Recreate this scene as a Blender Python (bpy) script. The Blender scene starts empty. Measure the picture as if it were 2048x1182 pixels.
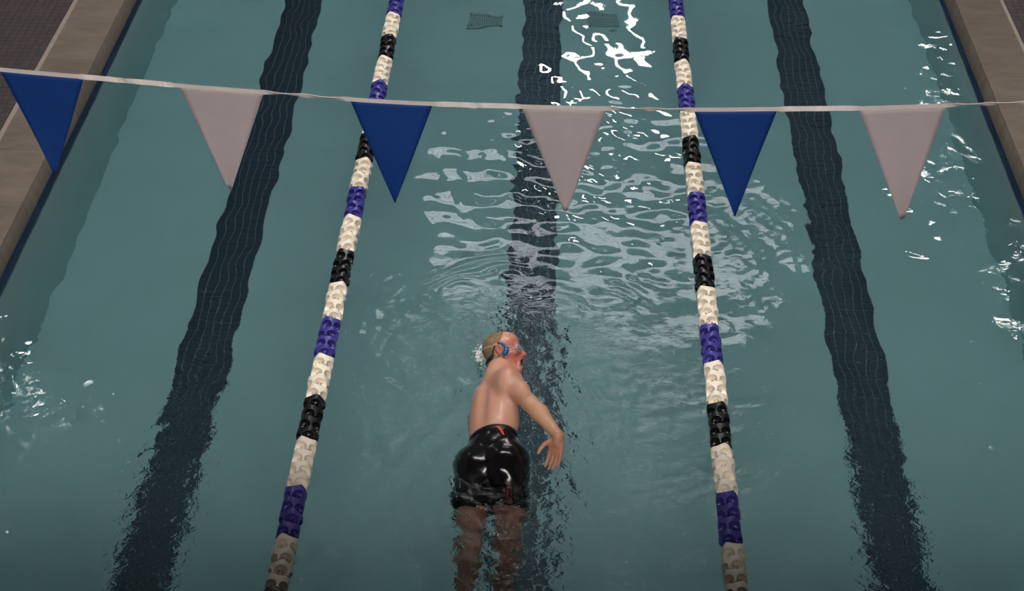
import bpy, bmesh, math, random
import numpy as np
from mathutils import Vector, Matrix
from mathutils.bvhtree import BVHTree

random.seed(7)
rng = np.random.default_rng(7)
scene = bpy.context.scene
COL = scene.collection

# ------------------------------------------------------------------ camera
F, H = 3000.0, 5.39            # focal length in pixels of the 2048 px frame, eye height above the water
_vp = np.array([1165 - 1024, 2406.0, F]); _vp /= np.linalg.norm(_vp)
TH = math.atan(2406 / F)       # pitch below the horizon
PSI = math.asin(_vp[0])        # heading to the left of the lanes
RIGHT = np.array([math.cos(PSI), math.sin(PSI), 0.0])
FWD = np.array([-math.sin(PSI) * math.cos(TH), math.cos(PSI) * math.cos(TH), -math.sin(TH)])
UP = np.cross(RIGHT, FWD)
CAM = np.array([0.0, 0.0, H])
cd = bpy.data.cameras.new('camera')
cd.sensor_width = 36.0
cd.lens = F / 2048 * 36.0
cd.clip_end = 200
cam = bpy.data.objects.new('camera', cd)
cam.matrix_world = Matrix(((RIGHT[0], UP[0], -FWD[0], 0), (RIGHT[1], UP[1], -FWD[1], 0),
                           (RIGHT[2], UP[2], -FWD[2], H), (0, 0, 0, 1)))
COL.objects.link(cam)
scene.camera = cam

def ray(px, py):
    return FWD * F + RIGHT * (px - 1024) - UP * (py - 591)
def P(px, py, z=0.0):          # pixel -> point on the horizontal plane z
    d = ray(px, py); return CAM + d * ((z - H) / d[2])
def PY(px, py, Y):             # pixel -> point on the upright plane y = Y
    d = ray(px, py); return CAM + d * (Y / d[1])
def proj(p):
    v = np.asarray(p, float) - CAM; z = v @ FWD
    return 1024 + F * (v @ RIGHT) / z, 591 - F * (v @ UP) / z

# ------------------------------------------------------------------ world, exposure
w = bpy.data.worlds.new('hall_light'); scene.world = w
w.use_nodes = True
bg = w.node_tree.nodes['Background']
bg.inputs[0].default_value = (1.0, 0.97, 0.93, 1)
bg.inputs[1].default_value = 0.07
vs = scene.view_settings
vs.view_transform = 'Standard'; vs.look = 'None'; vs.gamma = 1.0; vs.use_curve_mapping = False
vs.exposure = -0.25
scene.cycles.use_denoising = True
scene.cycles.use_adaptive_sampling = True
scene.cycles.adaptive_threshold = 0.03
scene.cycles.max_bounces = 10
scene.cycles.transmission_bounces = 8
scene.cycles.sample_clamp_indirect = 12.0
scene.cycles.caustics_refractive = True
scene.cycles.caustics_reflective = True

# ------------------------------------------------------------------ helpers
def tag(o, label=None, cat=None, group=None, kind=None):
    if label: o['label'] = label
    if cat: o['category'] = cat
    if group: o['group'] = group
    if kind: o['kind'] = kind
    return o
def mesh(name, verts, faces, smooth=False):
    me = bpy.data.meshes.new(name)
    me.from_pydata([tuple(map(float, v)) for v in verts], [], [tuple(map(int, f)) for f in faces])
    if smooth: me.polygons.foreach_set('use_smooth', [True] * len(me.polygons))
    me.update(); return me
def fastmesh(name, verts, quads, smooth=True):
    me = bpy.data.meshes.new(name)
    verts = np.ascontiguousarray(verts, dtype=np.float32); quads = np.ascontiguousarray(quads, dtype=np.int32)
    n = len(quads)
    me.vertices.add(len(verts)); me.vertices.foreach_set('co', verts.ravel())
    me.loops.add(n * 4); me.loops.foreach_set('vertex_index', quads.ravel())
    me.polygons.add(n); me.polygons.foreach_set('loop_start', np.arange(0, 4 * n, 4, dtype=np.int32))
    me.polygons.foreach_set('use_smooth', np.full(n, smooth))
    me.update(); me.validate(); return me
def obj(name, me, mat=None, parent=None, loc=(0, 0, 0)):
    o = bpy.data.objects.new(name, me)
    if mat is not None and me is not None and not me.materials: me.materials.append(mat)
    COL.objects.link(o); o.location = loc
    if parent is not None: o.parent = parent
    return o
def empty(name, loc=(0, 0, 0)):
    o = bpy.data.objects.new(name, None); o.empty_display_size = 0.1
    COL.objects.link(o); o.location = loc; return o
BF = [(0, 3, 2, 1), (4, 5, 6, 7), (0, 1, 5, 4), (1, 2, 6, 5), (2, 3, 7, 6), (3, 0, 4, 7)]
def boxv(x0, x1, y0, y1, z0, z1):
    return [(x0, y0, z0), (x1, y0, z0), (x1, y1, z0), (x0, y1, z0), (x0, y0, z1), (x1, y0, z1), (x1, y1, z1), (x0, y1, z1)]
def box(name, x0, x1, y0, y1, z0, z1):
    return mesh(name, boxv(x0, x1, y0, y1, z0, z1), BF)
def bevbox(name, x0, x1, y0, y1, z0, z1, b, seg=1):
    bm = bmesh.new()
    vs_ = [bm.verts.new(v) for v in boxv(x0, x1, y0, y1, z0, z1)]
    for f in BF: bm.faces.new([vs_[i] for i in f])
    bmesh.ops.bevel(bm, geom=bm.edges[:] + bm.verts[:], offset=b, segments=seg, affect='EDGES', profile=0.5)
    me = bpy.data.meshes.new(name); bm.to_mesh(me); bm.free(); return me
def joined_boxes(name, boxes):
    V, Fc = [], []
    for b in boxes:
        k = len(V); V += boxv(*b); Fc += [tuple(i + k for i in f) for f in BF]
    return mesh(name, V, Fc)
def tube(name, pts, r, n=10, caps=True):
    pts = [Vector(p) for p in pts]; V, Fc = [], []
    if not hasattr(r, '__len__'): r = [r] * len(pts)
    up = Vector((0, 0, 1)); prev = None
    for i, p in enumerate(pts):
        t = (pts[min(i + 1, len(pts) - 1)] - pts[max(i - 1, 0)]).normalized()
        a = prev if prev is not None else (up if abs(t.z) < .9 else Vector((1, 0, 0)))
        a = (a - t * a.dot(t)).normalized(); prev = a; b = t.cross(a)
        for k in range(n):
            an = 2 * math.pi * k / n
            V.append(p + (a * math.cos(an) + b * math.sin(an)) * r[i])
    for i in range(len(pts) - 1):
        for k in range(n):
            Fc.append((i * n + k, i * n + (k + 1) % n, (i + 1) * n + (k + 1) % n, (i + 1) * n + k))
    if caps:
        Fc.append(tuple(range(n - 1, -1, -1))); Fc.append(tuple((len(pts) - 1) * n + k for k in range(n)))
    return mesh(name, V, Fc, True)

# ---- materials
def srgb(r, g, b):
    f = lambda c: (c / 255 / 12.92) if c / 255 <= .04045 else ((c / 255 + .055) / 1.055) ** 2.4
    return (f(r), f(g), f(b), 1)
def mat(name, base, rough=0.6, var=0.12, scale=8.0, bump=0.0, bscale=60.0, metal=0.0, spec=0.5, stretch=(1, 1, 1), var2=None, coat=0.0, sss=0.0, trans=0.0):
    """principled surface whose colour drifts with procedural noise"""
    m = bpy.data.materials.new(name); m.use_nodes = True
    nt = m.node_tree; N = nt.nodes; L = nt.links; pb = N['Principled BSDF']
    tc = N.new('ShaderNodeTexCoord'); mp = N.new('ShaderNodeMapping'); mp.inputs['Scale'].default_value = stretch
    L.new(tc.outputs['Object'], mp.inputs['Vector'])
    nz = N.new('ShaderNodeTexNoise'); nz.inputs['Scale'].default_value = scale; nz.inputs['Detail'].default_value = 5
    L.new(mp.outputs[0], nz.inputs['Vector'])
    cr = N.new('ShaderNodeValToRGB'); L.new(nz.outputs[0], cr.inputs[0])
    c = np.array(base[:3])
    d = np.array(var2[:3]) if var2 is not None else c * (1 + var)
    e = c * (1 - var)
    cr.color_ramp.elements[0].position = .3; cr.color_ramp.elements[0].color = (*np.clip(e, 0, 1), 1)
    cr.color_ramp.elements[1].position = .7; cr.color_ramp.elements[1].color = (*np.clip(d, 0, 1), 1)
    L.new(cr.outputs[0], pb.inputs['Base Color'])
    pb.inputs['Roughness'].default_value = rough; pb.inputs['Metallic'].default_value = metal
    pb.inputs['Specular IOR Level'].default_value = spec; pb.inputs['Coat Weight'].default_value = coat
    pb.inputs['Coat Roughness'].default_value = .1
    if trans: pb.inputs['Transmission Weight'].default_value = trans
    if sss:
        pb.inputs['Subsurface Weight'].default_value = sss; pb.inputs['Subsurface Radius'].default_value = (1, .4, .25)
        pb.inputs['Subsurface Scale'].default_value = .008
    if bump:
        n2 = N.new('ShaderNodeTexNoise'); n2.inputs['Scale'].default_value = bscale; n2.inputs['Detail'].default_value = 4
        L.new(tc.outputs['Object'], n2.inputs['Vector'])
        bp = N.new('ShaderNodeBump'); bp.inputs['Strength'].default_value = bump; bp.inputs['Distance'].default_value = .01
        L.new(n2.outputs[0], bp.inputs['Height']); L.new(bp.outputs[0], pb.inputs['Normal'])
    return m
def object_random(m, amount):
    """each copy of a piece a little lighter or darker, as tiles from a kiln are"""
    nt = m.node_tree; N = nt.nodes; L = nt.links; pb = N['Principled BSDF']
    src = pb.inputs['Base Color'].links[0].from_socket
    oi = N.new('ShaderNodeObjectInfo'); mr = N.new('ShaderNodeMapRange')
    mr.inputs['To Min'].default_value = 1 - amount; mr.inputs['To Max'].default_value = 1 + amount
    L.new(oi.outputs['Random'], mr.inputs['Value'])
    hs = N.new('ShaderNodeHueSaturation'); L.new(src, hs.inputs['Color']); L.new(mr.outputs[0], hs.inputs['Value'])
    L.new(hs.outputs[0], pb.inputs['Base Color']); return m

M = {}
M['plaster'] = mat('pool_plaster', (.50, .60, .58, 1), .7, .05, 1.3, .05, 40)
M['navy_tile'] = object_random(mat('navy_glazed_tile', srgb(28, 43, 58), .35, .12, 20), .16)
M['grout'] = mat('grey_grout', srgb(132, 144, 146), .8, .08, 30)
M['band_tile'] = object_random(mat('dark_blue_waterline_tile', srgb(36, 52, 88), .6, .15, 20, spec=.25), .3)
M['coping'] = mat('weathered_concrete', srgb(112, 100, 90), .85, .16, 5, .35, 90, stretch=(1, 3.5, 1))
object_random(M['coping'], .10)
M['sealant'] = mat('pale_joint_sealant', srgb(148, 135, 130), .7, .08, 12)
M['deck_tile'] = object_random(mat('charcoal_deck_tile', srgb(68, 60, 63), .55, .14, 14), .16)
M['deck_grout'] = mat('deck_grout', srgb(62, 57, 59), .85, .1, 20)
M['white_cloth'] = mat('white_pennant_cloth', srgb(190, 176, 178), .75, .03, 14, .08, 300)
M['blue_cloth'] = mat('royal_blue_pennant_cloth', srgb(0, 56, 130), .7, .04, 14, .08, 300)
M['tape'] = mat('white_vinyl_tape', srgb(228, 216, 212), .5, .04, 20)
M['grate'] = mat('grey_drain_plastic', srgb(164, 176, 170), .6, .08, 20)
M['grate_dark'] = mat('drain_cavity', srgb(118, 130, 128), .8, .08, 20)
M['cable'] = mat('steel_cable', srgb(130, 128, 126), .4, .1, 60, metal=.8)
M['float_white'] = mat('white_float_plastic', srgb(248, 236, 218), .35, .03, 30, coat=.2)
M['float_blue'] = mat('blue_float_plastic', srgb(62, 56, 142), .32, .06, 30, coat=.2)
M['float_black'] = mat('black_float_plastic', srgb(20, 19, 22), .3, .1, 30, coat=.25)
M['shorts'] = mat('wet_black_swim_fabric', srgb(18, 16, 20), .16, .15, 30, .12, 60, coat=.4)
M['waistband'] = mat('black_elastic', srgb(14, 13, 16), .3, .1, 80, .2, 200)
M['orange'] = mat('orange_red_print', srgb(214, 66, 32), .35, .06, 60)
M['dull_red'] = mat('dark_red_print', srgb(92, 28, 28), .35, .25, 80)
M['blue_plastic'] = mat('teal_blue_headset_plastic', srgb(8, 92, 142), .3, .05, 40, coat=.3)
M['black_rubber'] = mat('black_rubber', srgb(26, 26, 30), .45, .1, 50)
M['strap'] = mat('clear_grey_silicone', srgb(196, 186, 186), .3, .05, 50)
M['foam'] = mat('white_foam', srgb(236, 232, 232), .35, .04, 90)
M['steel'] = mat('brushed_steel', srgb(170, 170, 172), .3, .08, 40, metal=1)
M['wall'] = mat('painted_block_wall', srgb(150, 146, 140), .8, .06, 3)
M['housing'] = mat('white_lamp_housing', srgb(220, 218, 214), .5, .04, 10)

def lamp_mat(name, colour, strength):
    m = bpy.data.materials.new(name); m.use_nodes = True
    N = m.node_tree.nodes; L = m.node_tree.links
    N.remove(N['Principled BSDF']); e = N.new('ShaderNodeEmission')
    nz = N.new('ShaderNodeTexNoise'); nz.inputs['Scale'].default_value = 1.5
    cr = N.new('ShaderNodeValToRGB'); L.new(nz.outputs[0], cr.inputs[0])
    cr.color_ramp.elements[0].color = (*[c * .95 for c in colour], 1); cr.color_ramp.elements[1].color = (*colour, 1)
    L.new(cr.outputs[0], e.inputs[0]); e.inputs[1].default_value = strength
    L.new(e.outputs[0], N['Material Output'].inputs['Surface']); return m

# ---- signed distance modelling (one smooth continuous surface from many soft shapes)
class Field:
    def __init__(s, lo, hi, h):
        s.lo = np.array(lo, float); s.h = h
        s.n = tuple(int(math.ceil((hi[i] - lo[i]) / h)) + 1 for i in range(3))
        s.f = np.full(s.n, .06, np.float32)
    def region(s, lo, hi):
        a = [max(0, int((lo[i] - s.lo[i]) / s.h)) for i in range(3)]
        b = [min(s.n[i], int((hi[i] - s.lo[i]) / s.h) + 2) for i in range(3)]
        sl = tuple(slice(a[i], b[i]) for i in range(3))
        g = [(s.lo[i] + s.h * np.arange(a[i], b[i])).astype(np.float32) for i in range(3)]
        return sl, np.meshgrid(*g, indexing='ij', sparse=True)
    def put(s, d, sl, k, sub=False):
        a = s.f[sl]
        if a.size == 0: return
        if sub:
            d = -d; hh = np.clip(.5 - .5 * (d - a) / -k, 0, 1) if False else None
            hk = np.maximum(k - np.abs(a - d), 0) / k
            s.f[sl] = np.maximum(a, d) + hk * hk * k * .25
        else:
            hk = np.maximum(k - np.abs(a - d), 0) / k
            s.f[sl] = np.minimum(a, d) - hk * hk * k * .25
    def cone(s, a, b, ra, rb, k=.02, sub=False):
        a = np.array(a, float); b = np.array(b, float); m = max(ra, rb) + .06
        sl, (X, Y, Z) = s.region(np.minimum(a, b) - m, np.maximum(a, b) + m)
        ab = b - a; L2 = max(float(ab @ ab), 1e-9)
        t = np.clip(((X - a[0]) * ab[0] + (Y - a[1]) * ab[1] + (Z - a[2]) * ab[2]) / L2, 0, 1)
        d = np.sqrt((X - a[0] - t * ab[0]) ** 2 + (Y - a[1] - t * ab[1]) ** 2 + (Z - a[2] - t * ab[2]) ** 2) - (ra + (rb - ra) * t)
        s.put(d, sl, k, sub)
    def ball(s, c, r, k=.02, sub=False): s.cone(c, c, r, r, k, sub)
    def ell(s, c, axes, radii, k=.02, sub=False):
        """ellipsoid; axes = three unit vectors"""
        c = np.array(c, float); R = np.array(axes, float); m = max(radii) + .06
        sl, (X, Y, Z) = s.region(c - m, c + m)
        q = [(X - c[0]) * R[i, 0] + (Y - c[1]) * R[i, 1] + (Z - c[2]) * R[i, 2] for i in range(3)]
        k0 = np.sqrt(sum((q[i] / radii[i]) ** 2 for i in range(3)))
        k1 = np.sqrt(sum((q[i] / radii[i] ** 2) ** 2 for i in range(3))) + 1e-6
        s.put(k0 * (k0 - 1) / k1, sl, k, sub)
    def nets(s):
        f = s.f; ins = f < 0
        c = np.zeros(tuple(n - 1 for n in s.n), np.uint8)
        for i in (0, 1):
            for j in (0, 1):
                for k in (0, 1):
                    c += ins[i:s.n[0] - 1 + i, j:s.n[1] - 1 + j, k:s.n[2] - 1 + k]
        I = np.argwhere((c > 0) & (c < 8))
        idx = np.full(c.shape, -1, np.int32); idx[tuple(I.T)] = np.arange(len(I))
        acc = np.zeros((len(I), 3)); cnt = np.zeros(len(I))
        corners = [(0, 0, 0), (1, 0, 0), (0, 1, 0), (1, 1, 0), (0, 0, 1), (1, 0, 1), (0, 1, 1), (1, 1, 1)]
        fv = [f[I[:, 0] + a, I[:, 1] + b, I[:, 2] + d_] for a, b, d_ in corners]
        for p in range(8):
            for q in range(p + 1, 8):
                dd = np.abs(np.array(corners[p]) - corners[q])
                if dd.sum() != 1: continue
                sg = (fv[p] < 0) != (fv[q] < 0)
                t = np.where(sg, fv[p] / np.where(sg, fv[p] - fv[q], 1), 0)
                pos = np.array(corners[p])[None] + t[:, None] * (np.array(corners[q]) - np.array(corners[p]))[None]
                acc += pos * sg[:, None]; cnt += sg
        V = s.lo + s.h * (I + acc / cnt[:, None])
        Q = []
        for ax in range(3):
            o = [i for i in range(3) if i != ax]
            sl0 = [slice(None)] * 3; sl1 = [slice(None)] * 3; sl0[ax] = slice(0, -1); sl1[ax] = slice(1, None)
            A, B = ins[tuple(sl0)], ins[tuple(sl1)]
            E = np.argwhere(A != B)
            E = E[(E[:, o[0]] > 0) & (E[:, o[1]] > 0) & (E[:, o[0]] < s.n[o[0]] - 1) & (E[:, o[1]] < s.n[o[1]] - 1)]
            flip = A[tuple(E.T)]
            def at(d0, d1):
                K = E.copy(); K[:, o[0]] -= d0; K[:, o[1]] -= d1; return idx[tuple(K.T)]
            q = np.stack([at(1, 1), at(0, 1), at(0, 0), at(1, 0)], 1)
            if ax == 1: flip = ~flip
            q[~flip] = q[~flip][:, ::-1]
            Q.append(q)
        return V, np.concatenate(Q)

def unit(v): v = np.array(v, float); return v / np.linalg.norm(v)

# ================================================================== the setting
XL, XR = -3.235, 2.913          # pool side walls
YN, YF = -0.3, 24.7             # pool end walls
D = 1.20                        # water depth
CZ0, CZ1 = .026, .15            # coping

fl = tag(obj('floor', box('floor', XL - .2, XR + .2, YN - .2, YF + .2, -D - .3, -D), M['plaster']),
         'pale aqua plaster pool floor under the water', 'floor', kind='structure')
wl = tag(obj('wall_left', box('wall_left', XL - .3, XL, YN - .2, YF + .2, -D, CZ0), M['plaster']),
         'pale plaster pool side wall below the coping on the left', 'wall', kind='structure')
wr = tag(obj('wall_right', box('wall_right', XR, XR + .3, YN - .2, YF + .2, -D, CZ0), M['plaster']),
         'pale plaster pool side wall below the coping on the right', 'wall', kind='structure')
tag(obj('wall_far', box('wall_far', XL, XR, YF, YF + .3, -D, CZ0), M['plaster']), 'pale plaster end wall of the pool beyond the lanes', 'wall', kind='structure')
tag(obj('wall_near', box('wall_near', XL, XR, YN - .3, YN, -D, CZ0), M['plaster']), 'pale plaster end wall of the pool below the viewer', 'wall', kind='structure')

# waterline tile bands: one tile = one part
TP = .0525
def band(parent, x, sgn, y0, n, name):
    obj('grout_bed', box(name, min(x, x + sgn * .004), max(x, x + sgn * .004), YN, YF, -.17, CZ0 - .001), M['grout'], parent)
    me = bevbox('tile', 0, .007, -.0245, .0245, -.0245, .0245, .0015)
    for i in range(n):
        for z in (.0,):
            o = obj('tile', me, M['band_tile'], parent, (x + sgn * .003 - (.007 if sgn < 0 else 0), y0 + i * TP, z))
    rest = []
    for i in range(int((YF - y0) / TP)):
        for z in (.0, -TP, -2 * TP):
            if z == .0 and i < n: continue
            yy = y0 + i * TP
            rest.append((min(x + sgn * .003, x + sgn * .010), max(x + sgn * .003, x + sgn * .010), yy - .0245, yy + .0245, z - .0245, z + .0245))
    tag(obj('tile_run', joined_boxes('tile_run', rest), M['band_tile'], parent), kind='stuff')
band(wl, XL, 1, 5.6, 110, 'bed_l')
band(wr, XR, -1, 6.6, 90, 'bed_r')

# coping stones
def coping(name, x0, x1, label, nose):
    tr = tag(empty(name, ((x0 + x1) / 2, 8, CZ0)), label, 'coping', kind='structure')
    Lc = .57; ys = 9.579 + .03 - 12 * Lc
    me = bevbox('coping_stone', -(x1 - x0) / 2, (x1 - x0) / 2, -Lc / 2 + .0015, Lc / 2 - .0015, 0, CZ1 - CZ0, .004, 2)
    for v in me.vertices:                               # bullnose on the pool side only
        if v.co.z > CZ1 - CZ0 - .006 and v.co.x * nose > (x1 - x0) / 2 - .006: v.co.x -= nose * .022
        if v.co.z > CZ1 - CZ0 - .001 and v.co.x * nose > (x1 - x0) / 2 - .03: v.co.z -= .003
    me.polygons.foreach_set('use_smooth', [True] * len(me.polygons))
    n0 = int((ys - YN) / Lc)
    for i in range(-n0, int((YF - ys) / Lc)):
        obj('coping_stone', me, M['coping'], tr, (0, ys + (i + .5) * Lc - 8, 0))
    obj('joint_bed', box('joint_bed', -(x1 - x0) / 2 + .02, (x1 - x0) / 2 - .02, YN - 8, YF - 8, .0, CZ1 - CZ0 - .004), M['coping'], tr)
    return tr
CLW, CRW = .36, .345
coping('trim_1', XL - CLW + .02, XL + .02, 'row of weathered tan concrete coping stones along the left pool edge', 1)
coping('trim_2', XR - .02, XR - .02 + CRW, 'row of weathered tan concrete coping stones along the right pool edge', -1)
xs_l = XL - CLW + .02; xs_r = XR - .02 + CRW
tag(obj('trim_3', bevbox('joint_l', xs_l - .034, xs_l, YN, YF, .05, CZ1 + .004, .004), M['sealant']), 'thin pale sealant joint between left coping and dark deck tiles', 'joint', kind='structure')
tag(obj('trim_4', bevbox('joint_r', xs_r, xs_r + .028, YN, YF, .05, CZ1 + .004, .004), M['sealant']), 'thin pale sealant joint between right coping and dark deck tiles', 'joint', kind='structure')

# tiled decks
def deck(x0, x1, label):
    dk = tag(obj('pool_deck', box('pool_deck', x0, x1, -2, YF + 2, -.1, CZ1 - .004), M['deck_grout']), label, 'deck', kind='structure')
    me = bevbox('tile', -.0245, .0245, -.0245, .0245, 0, .006, .0015)
    cand, rest = [], []
    edge = x1 if x0 < 0 else x0
    for i in range(34):
        xx = edge + (-1 if x0 < 0 else 1) * (.029 + i * TP)
        for j in range(140):
            yy = 5.0 + j * TP
            px, py = proj((xx, yy, CZ1))
            (cand if (-25 < px < 2073 and -25 < py < 1200) else rest).append((py, xx, yy))
    cand.sort(reverse=True)
    for py, xx, yy in cand[:300]:
        obj('tile', me, M['deck_tile'], dk, (xx, yy, CZ1 - .005))
    rest += cand[300:]
    tag(obj('tile_field', joined_boxes('tile_field', [(a - .0245, a + .0245, b - .0245, b + .0245, CZ1 - .005, CZ1 + .001) for _, a, b in rest]), M['deck_tile'], dk), kind='stuff')
deck(-7.5, xs_l - .034, 'dark charcoal tiled deck beside the left coping')
deck(xs_r + .028, 7.5, 'dark charcoal tiled deck beside the right coping')

# spectators' gallery added under the viewer to shade the near water
gal = tag(obj('shade_gallery', box('shade_gallery', -7.5, 7.5, -5.0, .42, 3.35, 3.55), M['wall']), 'spectators\' gallery floor above the near end of the pool', 'shade_gallery', kind='structure')
obj('shade_parapet', bevbox('shade_parapet', -7.5, 7.5, .28, .42, 3.55, 4.85, .01), M['wall'], gal)
tag(obj('ceiling', box('ceiling', -7.5, 7.5, 2.0, 7.26, 6.2, 6.3), M['wall']), 'unseen lowered soffit added to keep lamp light off the near end of the pool', 'ceiling', kind='structure')  # soffit added out of view, its edge darkens the near water
tag(obj('wall_back', box('wall_back', -7.5, 7.5, -5.2, -5.0, 0, 8.4), M['wall']), 'painted block wall behind the gallery', 'wall', kind='structure')

# lane markings on the pool floor, tile by tile
def marking(x, label, ystart):
    lm = tag(obj('lane_marking', box('lane_marking', -.158, .158, 2.0, 22.5, -.004, .004), M['grout'], None, (x, 0, -D)), label, 'lane line', kind='structure')
    me = bevbox('tile', -.0242, .0242, -.0242, .0242, 0, .006, .0015)
    rest = []
    for j in range(-30, 330):
        yy = ystart + j * TP
        if yy < 2.1 or yy > 22.4: continue
        for i in range(6):
            xx = (i - 2.5) * TP
            if 0 <= j < 50: obj('tile', me, M['navy_tile'], lm, (xx, yy, .002))
            else: rest.append((xx - .0242, xx + .0242, yy - .0242, yy + .0242, .002, .008))
    tag(obj('tile_run', joined_boxes('tile_run', rest), M['navy_tile'], lm), kind='stuff')
marking(-2.155, 'dark navy tiled lane line on the floor left of both lane ropes', 4.95)
marking(-.152, 'dark navy tiled lane line on the floor between the two lane ropes', 6.75)
marking(1.872, 'dark navy tiled lane line on the floor right of both lane ropes', 4.95)

# floor drains
def drain(x0, x1, y0, y1, label):
    cx, cy = (x0 + x1) / 2, (y0 + y1) / 2; a, b = (x1 - x0) / 2, (y1 - y0) / 2
    d = tag(empty('floor_drain', (cx, cy, -D)), label, 'drain', 'square drain grates in the pool floor')
    obj('sump', box('sump', -a + .01, a - .01, -b + .01, b - .01, 0, .004), M['grate_dark'], d)
    obj('frame', joined_boxes('frame', [(-a, a, -b, -b + .014, 0, .016), (-a, a, b - .014, b, 0, .016), (-a, -a + .014, -b, b, 0, .016), (a - .014, a, -b, b, 0, .016)]), M['grate'], d)
    bar = box('bar', -.006, .006, -b + .014, b - .014, .004, .014)
    n = 14
    for i in range(n): obj('bar', bar, M['grate'], d, (-a + .014 + (i + .5) * (2 * a - .028) / n, 0, 0))
    cb = box('cross_bar', -a + .014, a - .014, -.005, .005, .004, .012)
    for j in (-.5, 0, .5): obj('cross_bar', cb, M['grate'], d, (0, j * b, 0))
drain(-.765, -.475, 10.92, 11.13, 'grey drain grate in the pool floor left of the middle lane line')
drain(.205, .475, 10.95, 11.16, 'grey drain grate in the pool floor right of the middle lane line')

# ================================================================== water
def water():
    fx = np.arange(XL - .02, XR + .0201, .016)
    yy = [YN - .02]
    while yy[-1] < 4.1: yy.append(yy[-1] + .08)
    while yy[-1] < 11.6: yy.append(yy[-1] + .016)
    while yy[-1] < YF: yy.append(yy[-1] + min(.1, (yy[-1] - yy[-2]) * 1.05))
    fy = np.array(yy)
    X, Y = np.meshgrid(fx, fy, indexing='ij')
    Z = np.zeros_like(X); r = np.random.default_rng(3)
    def sines(n, l0, l1, slope, ang=None, spread=math.pi):
        out = np.zeros_like(X)
        for _ in range(n):
            lam = math.exp(r.uniform(math.log(l0), math.log(l1))); k = 2 * math.pi / lam
            a = r.uniform(-math.pi, math.pi) if ang is None else ang + r.normal() * spread
            out += slope * math.sqrt(2 / n) / k * np.sin(k * (X * math.cos(a) + Y * math.sin(a)) + r.uniform(0, 6.28))
        return out
    def blob(cx, cy, sx, sy): return np.exp(-(((X - cx) / sx) ** 2 + ((Y - cy) / sy) ** 2))
    Z += sines(14, .16, .6, .026)
    Z += sines(22, .09, .34, .058, math.pi / 2, .40) * np.clip(1.5 * blob(.22, 7.9, .95, 1.0), 0, 1)
    Z += sines(22, .05, .10, .075) * blob(1.15, 7.35, .42, .65)
    Z += sines(20, .05, .12, .022) * blob(.0, 8.0, .9, 1.0)
    Z += sines(22, .07, .16, .045) * blob(-.35, 8.3, .45, .7)
    Z += sines(20, .05, .12, .065, 2.5, .45) * np.clip(blob(-2.15, 5.45, .55, .5) + .8 * blob(1.72, 5.2, .35, .45), 0, 1)
    Z += sines(14, .09, .24, .016, math.pi / 2, .32) * blob(.3, 10.0, .9, 1.5)
    Z += sines(14, .10, .30, .05) * np.clip(blob(-2.15, 5.0, 1.1, .9) + blob(1.6, 4.9, .7, .8) + .5 * blob(2.3, 8.0, .5, 1.6), 0, 1)
    # the swimmer's disturbance: bow ripples, wake, and churn beside him
    sx, sy = -.28, 6.2
    R = np.hypot(X - sx, (Y - sy) * .9)
    warp = sines(10, .25, .8, 1.0); patch = np.clip(.55 + 7 * sines(8, .3, .9, 1.0), 0, 1.4)
    Z += .0024 * np.sin((R + .5 * warp) * 2 * math.pi / .075) * np.exp(-((R - .26) / .16) ** 2) * patch
    Z += .0018 * np.sin((R + .8 * warp) * 2 * math.pi / .13 + 1) * np.exp(-((R - .7) / .32) ** 2) * patch
    Z += sines(18, .05, .11, .07) * np.clip(blob(-.75, 5.9, .40, .4) + blob(.40, 5.75, .45, .5) + blob(.3, 5.1, .6, .5) + .8 * blob(-.8, 5.2, .35, .5) + .75 * blob(-3.05, 5.8, .3, .55) + .5 * blob(1.2, 5.0, .4, .6), 0, 1.2)
    churn = np.clip(blob(-.05, 5.75, .36, .55) + blob(-.3, 5.1, .42, .42) + .8 * blob(-.55, 5.85, .2, .45) + .45 * blob(-.2, 5.4, 1.0, 1.0), 0, 1)
    Z += sines(26, .05, .22, .24) * churn
    for sgn in (-1, 1):                       # V of the wake
        u = (X - sx) * sgn - (6.1 - Y) * .55
        Z += .006 * np.sin(u * 2 * math.pi / .2) * np.exp(-(u / .16) ** 2) * (Y < 6.2) * np.clip((6.2 - Y) * 2, 0, 1)
    for xr in (-1.25, .865):
        Z += sines(12, .06, .16, .06) * np.exp(-((X - xr) / .18) ** 2) * np.clip((7.2 - Y) / 2, 0, 1)
    chop = np.clip(.01 + .9 * churn + .5 * np.exp(-((R - .22) / .2) ** 2) + .5 * np.clip((6.0 - Y) / 1.2, 0, 1) * blob(-.2, 5, 1.9, 2)
                   + .35 * np.clip(blob(-2.15, 5.0, .9, .7) + blob(1.6, 4.8, .5, .7), 0, 1) + .08 * blob(1.1, 7.5, .5, .7) + .06 * blob(-3.1, 5.7, .3, .7) + .05 * blob(2.7, 7.5, .4, 2.0), 0, 1)
    nx, ny = X.shape
    V = np.stack([X, Y, Z], -1).reshape(-1, 3)
    idx = np.arange(nx * ny).reshape(nx, ny)
    Q = np.stack([idx[:-1, :-1], idx[1:, :-1], idx[1:, 1:], idx[:-1, 1:]], -1).reshape(-1, 4)
    # skirts and bottom close the body of water inside the basin shell
    rim = np.concatenate([idx[:, 0], idx[-1, 1:], idx[-2::-1, -1], idx[0, -2:0:-1]])
    B = V[rim].copy(); B[:, 2] = -D - .05
    b0 = len(V); nr = len(rim); V = np.concatenate([V, B])
    k = np.arange(nr); k2 = (k + 1) % nr
    S = np.stack([rim[k], b0 + k, b0 + k2, rim[k2]], 1)
    me = fastmesh('water', V, np.concatenate([Q, S]))
    bm = bmesh.new(); bm.from_mesh(me); bm.verts.ensure_lookup_table()
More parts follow.
